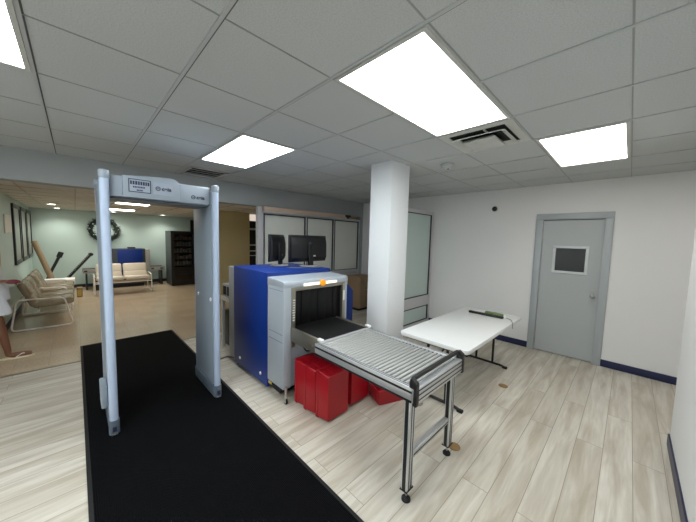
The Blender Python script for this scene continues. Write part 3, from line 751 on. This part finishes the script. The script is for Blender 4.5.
tote_mesh(LT, WT, DT).build('tub', 'red_plastic', tote0)
tote_ribs(LT, WT, DT, tote0)
def place(o, loc, R3):
    o.rotation_mode = 'QUATERNION'; o.location = loc; o.rotation_quaternion = R3.to_quaternion()
# standing on end: local x -> world z, local z (opening) -> world -x, local y -> world y
def stand(tilt=0, yaw=0):
    R3 = Matrix(((0, 0, -1), (0, 1, 0), (1, 0, 0)))
    return Matrix.Rotation(yaw, 3, 'Z') @ Matrix.Rotation(tilt, 3, 'Y') @ R3
ST = [((-2.17, 1.715), 'red plastic tote standing on end, nearest the scanner in the front row'),
      ((-2.01, 1.715), 'red plastic tote standing on end, middle of the front row of three'),
      ((-1.835, 1.73), 'red plastic tote standing on end, front row, under the roller conveyor edge'),
      ((-2.1, 2.06), 'red plastic tote standing on end in the back row, nearest the scanner'),
      ((-1.87, 2.07), 'red plastic tote standing on end behind the front row of totes')]
for i, ((x, y), lb_) in enumerate(ST):
    o = tote0 if i == 0 else copy_tree(tote0)
    place(o, (x, y, LT / 2 + .002), stand(0, random.uniform(-.03, .03))); o['label'] = lb_; o['group'] = 'red totes under the conveyor'
o = copy_tree(tote0); place(o, (-1.74, 2.42, .001), Matrix.Rotation(1.2, 3, 'Z')); o['label'] = 'red plastic tote lying low on the floor right of the upright ones'; o['group'] = 'red totes under the conveyor'

# ------------------------------------------------------------------ folding table
ft = thing('folding_table', 'white plastic folding table with black metal legs near the grey door', 'table', (-1.34, 3.35, 0)); L = Vector((-1.34, 3.35, 0))
TX0, TX1, TY0, TY1, TZ = -1.705, -.955, 2.49, 4.26, .724
def rrect(x0, x1, y0, y1, r):
    out = []
    for cx_, cy_, a0 in ((x1 - r, y1 - r, 0), (x0 + r, y1 - r, PI / 2), (x0 + r, y0 + r, PI), (x1 - r, y0 + r, 1.5 * PI)):
        out += [(cx_ + r * math.cos(a0 + k_ * PI / 10), cy_ + r * math.sin(a0 + k_ * PI / 10)) for k_ in range(6)]
    return out
m = MB(); m.prism(rrect(TX0, TX1, TY0, TY1, .05), 'z', TZ - .042, TZ, bev=.007); m.build('tabletop', 'table_white', ft, L)
m = MB()
for y in (TY0 + .06, TY1 - .06): m.box(TX0 + .06, TX1 - .06, y - .012, y + .012, TZ - .066, TZ - .042)
for x in (TX0 + .05, TX1 - .05): m.box(x - .012, x + .012, TY0 + .06, TY1 - .06, TZ - .066, TZ - .042)
m.build('apron_frame', 'vend_side', ft, L)
for y in (2.7, 4.12):
    m = MB()
    for x in (-1.46, -1.24): m.cyl((x, y, .03), (x, y, TZ - .06), .0145, seg=14)
    m.cyl((-1.46, y, TZ - .07), (-1.24, y, TZ - .07), .012, seg=12)
    lg = m.build('leg', 'black_plastic', ft, L)
    m = MB(); m.tube([(-1.62, y, .012), (-1.57, y, .032), (-1.13, y, .032), (-1.07, y, .012)], .0155, seg=12, fillet=.03); m.build('foot_bar', 'black_plastic', lg)
    m = MB()
    for x in (-1.61, -1.08): m.box(x - .03, x + .03, y - .022, y + .022, .0, .03, bev=.008)
    m.build('foot_cap', 'black_rubber', lg)
    m = MB(); yy = y + (.35 if y < 3.3 else -.35); m.tube([(-1.35, y, .45), (-1.35, yy, TZ - .06)], .009, seg=10); m.build('folding_brace', 'black_plastic', lg)

# handheld item on the table
hw = thing('handheld_scanner', 'black handheld scanner with green label and grey cable on the white table', 'handheld scanner', (-1.3, 3.96, TZ), 0); L = Vector((-1.3, 3.93, TZ))
MB().box(-1.53, -1.09, 3.885, 3.935, TZ, TZ + .03, bev=.01).build('scanner_body', 'black_plastic', hw, L)
MB().box(-1.33, -1.1, 3.925, 3.975, TZ, TZ + .055, bev=.016).build('green_sleeve', 'green_label', hw, L)
MB().box(-1.5, -1.34, 3.935, 3.97, TZ, TZ + .032, bev=.008).build('grey_grip', 'paper', hw, L)
MB().box(-1.1, -1.06, 3.925, 3.975, TZ, TZ + .04, bev=.012).build('white_end', 'paper', hw, L)
m = MB(); m.tube([(-1.07, 3.93, TZ + .015), (-1.0, 3.92, TZ + .006), (-.975, 3.85, TZ + .006), (-.945, 3.77, TZ + .007), (-.938, 3.74, TZ + .005), (-.93, 3.72, TZ - .05)], .004, fillet=.03, seg=8); m.build('cable', 'cable_grey', hw, L)

# ------------------------------------------------------------------ wooden cabinet behind the column
wc = thing('wooden_cabinet', 'light wooden cabinet against the wall, seen behind the white column', 'cabinet', (-4.6, 4.95, 0)); L = wc.location.copy()
bx(-4.82, -4.42, 4.76, 5.18, .06, .8, bev=.004).build('carcass', 'oak', wc, L)
bx(-4.83, -4.39, 4.74, 5.195, .8, .83, bev=.005).build('cabinet_top', 'oak', wc, L)
bx(-4.8, -4.46, 4.78, 5.16, 0, .06).build('plinth', 'vent_dark', wc, L)
for (a, b_) in ((4.77, 4.965), (4.975, 5.17)):
    dr = bx(-4.42, -4.402, a, b_, .08, .66, bev=.003).build('cabinet_door', 'oak', wc, L)
    MB().ball((-4.395, b_ - .03 if a < 4.95 else a + .03, .5), .011).build('knob', 'steel', dr)
bx(-4.42, -4.402, 4.77, 5.17, .67, .79, bev=.003).build('drawer_front', 'oak', wc, L)

# ------------------------------------------------------------------ hall furniture
def bench(label, loc, rz, vinyl, group=None):
    """two-seat lounge bench: length along local x (1.22), faces +y"""
    t = thing('lounge_bench', label, 'bench', loc, rz, group=group)
    for i, x in enumerate((-.3, .3)):
        MB().box(x - .29, x + .29, -.02, .5, .36, .47, bev=.045, seg=3, M=Matrix.Translation((0, 0, 0)) @ Matrix.Rotation(.08, 4, 'X')).build('seat_cushion', vinyl, t)
        m = MB(); M_ = Matrix.Translation((0, -.02, .42)) @ Matrix.Rotation(.36, 4, 'X')
        m.box(x - .285, x + .285, -.06, .04, -.02, .2, bev=.04, seg=3, M=M_); m.box(x - .285, x + .285, -.06, .045, .17, .43, bev=.045, seg=3, M=M_)
        m.build('back_cushion', vinyl, t)
    for x in (-.63, .63):
        m = MB(); m.tube([(x, -.3, .02), (x, .44, .02), (x, .34, .53), (x, -.22, .54)], .0135, seg=10, closed=True, fillet=.07); m.build('arm_frame', 'tube_cream', t)
    m = MB(); m.tube([(-.63, .44, .34), (.63, .44, .34)], .014, seg=8); m.tube([(-.63, .02, .32), (.63, .02, .32)], .014, seg=8); m.tube([(-.63, -.25, .44), (.63, -.25, .44)], .014, seg=8)
    m.build('seat_frame', 'tube_cream', t)
    return t
bench('near tan vinyl two-seat bench along the left hall wall, by the person', (-7.76, -.52, 0), 0, 'vinyl_tan', 'tan benches on the left wall')
bench('second tan vinyl bench on the left hall wall, by the white table', (-9.1, -.52, 0), 0, 'vinyl_tan', 'tan benches on the left wall')
bench('cream vinyl two-seat bench facing the gate in front of the blue machine', (-10.35, .96, 0), -PI / 2, 'vinyl_cream')

# second scanner in the hall
x2 = thing('xray_scanner', 'dark grey x-ray machine with a blue side panel behind the far bench', 'x-ray machine', (-11.4, 1.22, 0)); L = x2.location.copy()
bx(-11.75, -11.2, .72, 1.64, .1, 1.22, bev=.01).build('cabinet', 'vend_side', x2, L)
bx(-11.2, -11.18, .92, 1.56, .3, 1.2, bev=.004).build('blue_panel', 'xray_blue', x2, L)
m = MB(); m.box(-11.75, -11.17, 1.64, 1.76, .5, 1.2, bev=.01); m.build('end_hood', 'xray_backgrey', x2, L)
m = MB(); m.box(-11.75, -11.17, .62, .72, .5, 1.2, bev=.01); m.build('end_hood', 'xray_backgrey', x2, L)
m = MB(); m.box(-11.5, -11.35, 1.2, 1.4, 1.22, 1.27, bev=.01); m.build('top_handle', 'vend_black', x2, L)
for (a, b_) in ((.12, .62), (1.76, 2.16)):
    bx(-11.7, -11.66, a, b_, .5, .62, bev=.004).build('conveyor_side', 'xray_backgrey', x2, L)
    cv = bx(-11.2, -11.16, a, b_, .5, .62, bev=.004).build('conveyor_side', 'xray_backgrey', x2, L)
    MB().box(-11.66, -11.2, a, b_, .56, .6).build('belt', 'belt', cv)
    m = MB(); yy = b_ - .08 if a > 1 else a + .08
    m.box(-11.16, -11.154, yy - .05, yy + .02, .54, .58); m.box(-11.16, -11.154, yy - (.3 if a > 1 else -.25), yy - (.22 if a > 1 else -.33), .54, .58); m.build('switch', 'vent_dark', cv)
    m = MB(); m.box(-11.65, -11.2, yy - .02, yy + .02, 0, .56); m.build('support_leg', 'vend_black', x2, L)
m = MB(); m.box(-11.7, -11.2, .78, 1.58, 0, .1); m.build('base', 'vent_dark', x2, L)
t = bx(-11.1, -10.95, .34, .6, .0, .42, bev=.02).build('storage_bin', 'vend_black'); tag(t, 'dark box on the floor under the far machine conveyor', 'box')

# leaning things at the far wall
m = MB(); p0, p1 = Vector((-10.8, -.38, .06)), Vector((-11.35, -.8, 1.42)); m.cyl(p0, p1, .06, seg=24)
o = m.build('cardboard_tube', 'cardboard'); tag(o, 'thick tan cardboard tube leaning in the far left corner', 'tube')
ax = (p1 - p0).normalized()
m = MB(); m.tube([(-11.15, -.72, .02), (-11.3, -.5, .62), (-11.42, -.32, 1.06)], .035, seg=12); lp = thing('leaning_stand', 'folded black stand leaning behind the tan tube', 'stand', (-11.3, -.5, 0)); L = lp.location.copy()
m.build('pole', 'black_plastic', lp, L); m = MB(); m.tube([(-11.4, -.35, .98), (-11.43, -.3, 1.12)], .06, seg=12); m.build('head', 'black_plastic', lp, L)
lr = thing('leaning_conveyor', 'narrow roller track leaning on the far wall left of the wreath', 'conveyor', (-11.1, -.2, 0)); L = lr.location.copy()
A, B = Vector((-11.0, -.48, .03)), Vector((-11.1, .31, 1.07)); D_ = (B - A); u = D_.normalized(); s_ = Vector((-.5, -.3, -.1)); s_ = (s_ - u * s_.dot(u)).normalized(); s_ = u.cross(Vector((0, 0, 1))).normalized() ; nrm = s_.cross(u).normalized()
for sg in (-.08, .08):
    m = MB(); m.tube([A + s_ * sg, B + s_ * sg], .026, seg=8); m.build('rail', 'black_plastic', lr, L)
m = MB()
for i in range(26):
    p = A + D_ * (.04 + .92 * i / 25); m.cyl(p - s_ * .065 + nrm * .012, p + s_ * .065 + nrm * .012, .012, seg=10)
o = m.build('rollers', 'roller_grey', lr, L)
m = MB(); m.tube([B + s_ * -.1, B + s_ * .1], .045, seg=12); m.build('end_stop', 'black_plastic', lr, L)

# low white table and yellow box
wt = thing('low_table', 'low white table beyond the benches by the leaning tubes', 'table', (-10.05, -.35, 0)); L = wt.location.copy()
bx(-10.3, -9.85, -.66, -.04, .38, .51, bev=.006).build('tabletop', 'white_board', wt, L)
for x in (-10.26, -9.9):
    for y in (-.63, -.11): bx(x - .02, x + .02, y - .02, y + .02, 0, .38).build('leg', 'white_board', wt, L)
t = thing('cardboard_box', 'small yellow and brown box on the floor beside the low white table', 'box', (-10.2, .02, 0)); L = t.location.copy()
bx(-10.3, -10.08, -.02, .09, 0, .25, bev=.004).build('carton', 'cardboard', t, L)
bx(-10.08, -10.075, -.01, .07, .03, .2).build('yellow_label', 'yellow_card', t, L)

# vending machine
vm = thing('vending_machine', 'black glass-front snack vending machine at the far wall', 'vending machine', (-10.75, 2.55, 0)); L = vm.location.copy()
V0, V1 = 2.22, 3.08
m = MB(); m.box(-11.2, -10.44, V0, V0 + .05, .03, 1.83); m.box(-11.2, -10.44, V1 - .05, V1, .03, 1.83); m.box(-11.2, -10.44, V0, V1, 1.76, 1.83); m.box(-11.2, -10.46, V0, V1, .03, .62); m.box(-11.2, -11.1, V0, V1, .6, 1.8)
m.build('cabinet', 'vend_black', vm, L)
bx(-11.19, -10.45, V0 - .012, V0, .04, 1.82).build('side_skin', 'vend_side', vm, L)
bx(-10.46, -10.44, V0 + .66, V1 - .02, .62, 1.76).build('selection_panel', 'vend_black', vm, L)
m = MB()
for (z, h_) in ((1.6, .1), (1.42, .06), (1.2, .16), (1.05, .06), (.66, .3)): m.box(-10.44, -10.434, V0 + .71, V1 - .06, z, z + h_)
m.build('keypad_plate', 'paper', vm, L)
for r_ in range(5):
    z = .68 + r_ * .215
    bx(-11.1, -10.5, V0 + .06, V0 + .64, z, z + .012).build('shelf', 'vend_side', vm, L)
for r_ in range(5):
    z = .693 + r_ * .215
    for c_ in range(6):
        y = V0 + .09 + c_ * .092
        hh = random.uniform(.09, .15)
        pk = MB(); pk.box(-10.6, -10.53, y, y + .07, z, z + hh, bev=.012)
        pk = pk.build('snack_pack', random.choice(['snack_brown', 'snack_pale', 'vend_side']), vm, L)
m = MB(); m.box(-10.452, -10.43, V0 + .05, V0 + .07, .62, 1.76); m.box(-10.452, -10.43, V0 + .64, V0 + .66, .62, 1.76); m.box(-10.452, -10.43, V0 + .05, V0 + .66, .6, .64); m.box(-10.452, -10.43, V0 + .05, V0 + .66, 1.73, 1.78)
m.build('window_surround', 'vend_black', vm, L)
bx(-10.46, -10.44, V0 + .12, V0 + .6, .2, .36).build('delivery_flap', 'vend_glass', vm, L)

# wreath
wr = thing('wreath', 'dark green wreath with silver baubles on the far hall wall', 'wreath', (-11.815, .67, 1.8)); random.seed(5)
m = MB(); m.tube([(0, .32 * math.cos(a), .32 * math.sin(a)) for a in [i * 2 * PI / 28 for i in range(28)]], .055, seg=8, closed=True)
for i in range(620):
    a = random.uniform(0, 2 * PI); rr_ = .32 + random.uniform(-.04, .04); c_ = Vector((random.uniform(-.01, .03), rr_ * math.cos(a), rr_ * math.sin(a)))
    dd = Vector((random.uniform(-.1, .8), random.uniform(-1, 1), random.uniform(-1, 1))).normalized() * random.uniform(.07, .12)
    m.cyl(c_, c_ + dd, .009, .002, seg=4)
m.build('foliage', 'hair', wr)
mat('pine', rgb(28, 40, 32), .8, noise=.3, nscale=30); children(wr)[0].data.materials[0] = MAT['pine']
for i in range(12):
    a = i * 2 * PI / 12 + random.uniform(-.15, .15); rr_ = .32 + random.uniform(-.04, .04)
    MB().ball((.06, rr_ * math.cos(a), rr_ * math.sin(a)), random.uniform(.02, .032), u=12, v=8).build('bauble', 'silver_ball', wr)

# pictures and notice on the left wall
for (xa, xb, lb_) in ((-9.72, -8.76, 'tall black-framed picture on the left hall wall, nearest the notice'), (-10.82, -9.88, 'tall black-framed picture on the left hall wall, middle of three'), (-11.88, -10.92, 'tall black-framed picture on the left hall wall, in the corner')):
    t = thing('framed_picture', lb_, 'picture', ((xa + xb) / 2, -.9, 1.0), group='framed pictures on the left hall wall'); L = t.location.copy(); e = .085
    m = MB(); m.box(xa, xb, -.899, -.865, 1.0, 1.0 + e, bev=.004); m.box(xa, xb, -.899, -.865, 2.26 - e, 2.26, bev=.004); m.box(xa, xa + e, -.899, -.865, 1.0 + e, 2.26 - e, bev=.004); m.box(xb - e, xb, -.899, -.865, 1.0 + e, 2.26 - e, bev=.004)
    m.build('frame', 'vend_black', t, L); bx(xa + e, xb - e, -.899, -.88, 1.0 + e, 2.26 - e).build('print', 'picture', t, L)
t = bx(-8.6, -7.85, -.899, -.885, 1.66, 2.0, bev=.002).build('wall_notice', 'paper'); tag(t, 'pale paper notice on the left hall wall before the framed pictures', 'notice')

# ------------------------------------------------------------------ person at the left edge
def skin_mesh(name, verts, edges, radii, material, parent, sub=2, root=0, world=None):
    me = bpy.data.meshes.new(name); me.from_pydata([tuple(Vector(v)) for v in verts], edges, [])
    o = bpy.data.objects.new('tmp', me); COL.objects.link(o)
    sk = o.modifiers.new('s', 'SKIN'); sk.use_smooth_shade = True
    if not me.skin_vertices: me.skin_vertices.new()
    for i, r in enumerate(radii):
        me.skin_vertices[0].data[i].radius = (r, r) if not isinstance(r, tuple) else r
        me.skin_vertices[0].data[i].use_root = (i == root)
    sb = o.modifiers.new('u', 'SUBSURF'); sb.levels = sub; sb.render_levels = sub
    dg = bpy.context.evaluated_depsgraph_get(); dg.update()
    res = bpy.data.meshes.new_from_object(o.evaluated_get(dg)); bpy.data.objects.remove(o)
    res.materials.clear(); res.materials.append(MAT[material])
    for p in res.polygons: p.use_smooth = True; p.material_index = 0
    q = bpy.data.objects.new(name, res); COL.objects.link(q)
    if parent: q.parent = parent
    return q
PX, PY = -5.78, -.84
pe = thing('person', 'person at the left edge in white clothing and flip-flops holding a dark red purse', 'person', (PX, PY, 0))
# local coordinates, facing +y; x = right-hand side of the walker is +x
V = [(0, 0, .93), (0, .0, 1.1), (0, -.01, 1.28), (0, -.01, 1.42), (0, 0, 1.5), (0, .02, 1.56),      # pelvis..neck
     (.17, -.01, 1.4), (.2, -.02, 1.12), (.19, .13, 1.06),                                    # right arm (camera side): shoulder elbow wrist
     (-.17, -.01, 1.4), (-.23, -.05, 1.12), (-.22, -.02, .88),
     (.09, .0, .86), (.1, .09, .5), (.09, .15, .1), (.09, .145, .05), (.09, .3, .035), (.09, .36, .03),       # front leg
     (-.09, .0, .86), (-.1, -.06, .48), (-.1, -.3, .12), (-.1, -.3, .07), (-.1, -.2, .03), (-.1, -.12, .03)]
E_ = [(0, 1), (1, 2), (2, 3), (3, 4), (4, 5), (3, 6), (6, 7), (7, 8), (3, 9), (9, 10), (10, 11), (0, 12), (12, 13), (13, 14), (14, 15), (15, 16), (16, 17), (0, 18), (18, 19), (19, 20), (20, 21), (21, 22), (22, 23)]
Rr = [(.14, .11), (.12, .09), (.13, .095), (.11, .08), .05, .05, .05, .04, .028, .05, .04, .028, .085, .058, .036, .036, (.042, .022), (.035, .015), .085, .055, .036, .036, (.04, .022), (.035, .015)]
bd = skin_mesh('body', V, E_, Rr, 'skin', pe)
# head joined to the body mesh
hm = MB(); hm.bm.from_mesh(bd.data)
hm.ball((0, .03, 1.66), .1, (.8, .95, 1.2)); hm.ball((0, .125, 1.64), .016, (.8, 1, 1.4), u=10, v=8); hm.ball((.082, .02, 1.65), .022, (.4, .8, 1.3), u=10, v=8); hm.ball((-.082, .02, 1.65), .022, (.4, .8, 1.3), u=10, v=8)
hm.bm.to_mesh(bd.data); hm.bm.free()
for p in bd.data.polygons: p.use_smooth = True
m = MB()
for sx in (-.032, .032): m.ball((sx, .112, 1.675), .012, (1, .6, .7), u=10, v=8)
m.build('eyes', 'eye_white', pe)
m = MB()
for sx in (-.032, .032): m.ball((sx, .119, 1.675), .006, (1, .5, 1), u=8, v=6)
m.ball((0, -.01, 1.72), .105, (.86, 1, 1.0)); m.ball((0, -.06, 1.62), .08, (.95, .8, 1.6)); m.build('hair', 'hair', pe)
MB().ball((0, .118, 1.595), .02, (1.1, .4, .35), u=10, v=8).build('mouth', 'lip', pe)
# loose white top and knee-length shorts
m = MB()
def loft(m, rings, seg=28):
    t = bmesh.new(); R_ = []
    for (cx_, cy_, z, rx, ry) in rings: R_.append([t.verts.new((cx_ + rx * math.cos(2 * PI * k_ / seg), cy_ + ry * math.sin(2 * PI * k_ / seg), z)) for k_ in range(seg)])
    for a, b_ in zip(R_, R_[1:]):
        for k_ in range(seg): t.faces.new((a[k_], a[(k_ + 1) % seg], b_[(k_ + 1) % seg], b_[k_]))
    return m._merge(t)
loft(m, [(0, .0, 1.48, .07, .06), (0, -.01, 1.44, .17, .1), (0, -.01, 1.3, .17, .125), (0, 0, 1.12, .165, .14), (0, .01, .95, .19, .17), (0, .01, .8, .2, .185), (0, .015, .8, .185, .17), (0, .01, .95, .175, .155)])
for sx in (-1, 1): m.tube([(sx * .14, -.01, 1.41), (sx * .19, -.015, 1.32), (sx * .205, -.02, 1.2)], [.065, .066, .07], seg=16)
m.build('shirt', 'shirt', pe)
m = MB(); loft(m, [(.0, .01, .96, .17, .14), (.0, .01, .85, .19, .16), (0, .02, .8, .195, .17)])
loft(m, [(.095, .02, .86, .1, .13), (.1, .07, .7, .1, .13), (.105, .085, .615, .105, .125), (.1, .085, .62, .09, .11)]); loft(m, [(-.095, .0, .86, .1, .13), (-.1, -.02, .7, .1, .12), (-.1, -.04, .6, .105, .12), (-.1, -.04, .61, .09, .11)])
m.build('shorts', 'shirt', pe)
# hands with separate fingers
def hand(name, w0, dirv, palmn, thumb_side, curl):
    d = Vector(dirv).normalized(); nn = Vector(palmn).normalized(); sd = d.cross(nn).normalized() * thumb_side
    w0 = Vector(w0); V_ = [w0, w0 + d * .05, w0 + d * .085]; E2 = [(0, 1), (1, 2)]; R2 = [(.022, .022), (.03, .018), (.032, .016)]
    for i, (off, ln) in enumerate(((.027, .07), (.009, .08), (-.009, .075), (-.027, .058))):
        b_ = len(V_); p = w0 + d * .09 + sd * off; V_.append(p); R2.append(.0085); E2.append((2, b_)); cur = d.copy()
        for j in range(3):
            cur = (cur + nn * curl * (.5 + .5 * j)).normalized(); p = p + cur * ln * (.45, .32, .23)[j]; V_.append(p); R2.append(.008 - .001 * j); E2.append((b_ + j, b_ + j + 1))
    b_ = len(V_); p = w0 + d * .03 + sd * .026; V_.append(p); R2.append(.011); E2.append((1, b_))
    p = p + (d + sd * .8).normalized() * .035; V_.append(p); R2.append(.009); E2.append((b_, b_ + 1)); p = p + (d + nn * .6).normalized() * .028; V_.append(p); R2.append(.0075); E2.append((b_ + 1, b_ + 2))
    return skin_mesh(name, V_, E2, R2, 'skin', pe, sub=1)
hand('hand', (.19, .13, 1.06), (-.1, 1, -.12), (0, -.2, -1), 1, .6)
hand('hand', (-.22, -.02, .88), (0, .15, -1), (1, .1, 0), 1, .3)
for (x, y, z, rx) in ((.09, .225, 0, 0), (-.1, -.2, 0, 0)):
    pts = []
    for k_ in range(20):
        a = 2 * PI * k_ / 20; pts.append((x + (.048 + .006 * math.sin(a)) * math.cos(a), y + .165 * math.sin(a)))
    s1 = MB().prism(pts, 'z', z + .001, z + .016, bev=.003).build('flip_flop', 'flipflop', pe)
    m = MB(); m.tube([(x - .04, y - .01, .02), (x - .02, y + .05, .06), (x, y + .1, .03), (x + .02, y + .05, .06), (x + .04, y - .01, .02)], .006, fillet=.02, seg=8); m.build('strap', 'white_plastic', s1)
pu = thing('purse', 'small dark red purse with black strap held at the left edge', 'purse', (PX + .2, PY + .24, 1.04)); L = pu.location.copy()
M_ = Matrix.Translation((PX + .19, PY + .24, 1.045))
m = MB(); m.ball((0, 0, 0), .05, (.55, 1.35, .6), M=M_); m.build('pouch', 'purse_red', pu, L)
m = MB(); m.tube([Vector((PX + .19, PY + .15, 1.05)), Vector((PX + .19, PY + .1, 1.11)), Vector((PX + .19, PY + .03, 1.12))], .01, fillet=.02, seg=8); m.tube([Vector((PX + .19, PY + .27, 1.03)), Vector((PX + .19, PY + .31, 1.035))], .007, seg=8); m.build('strap', 'vend_black', pu, L)
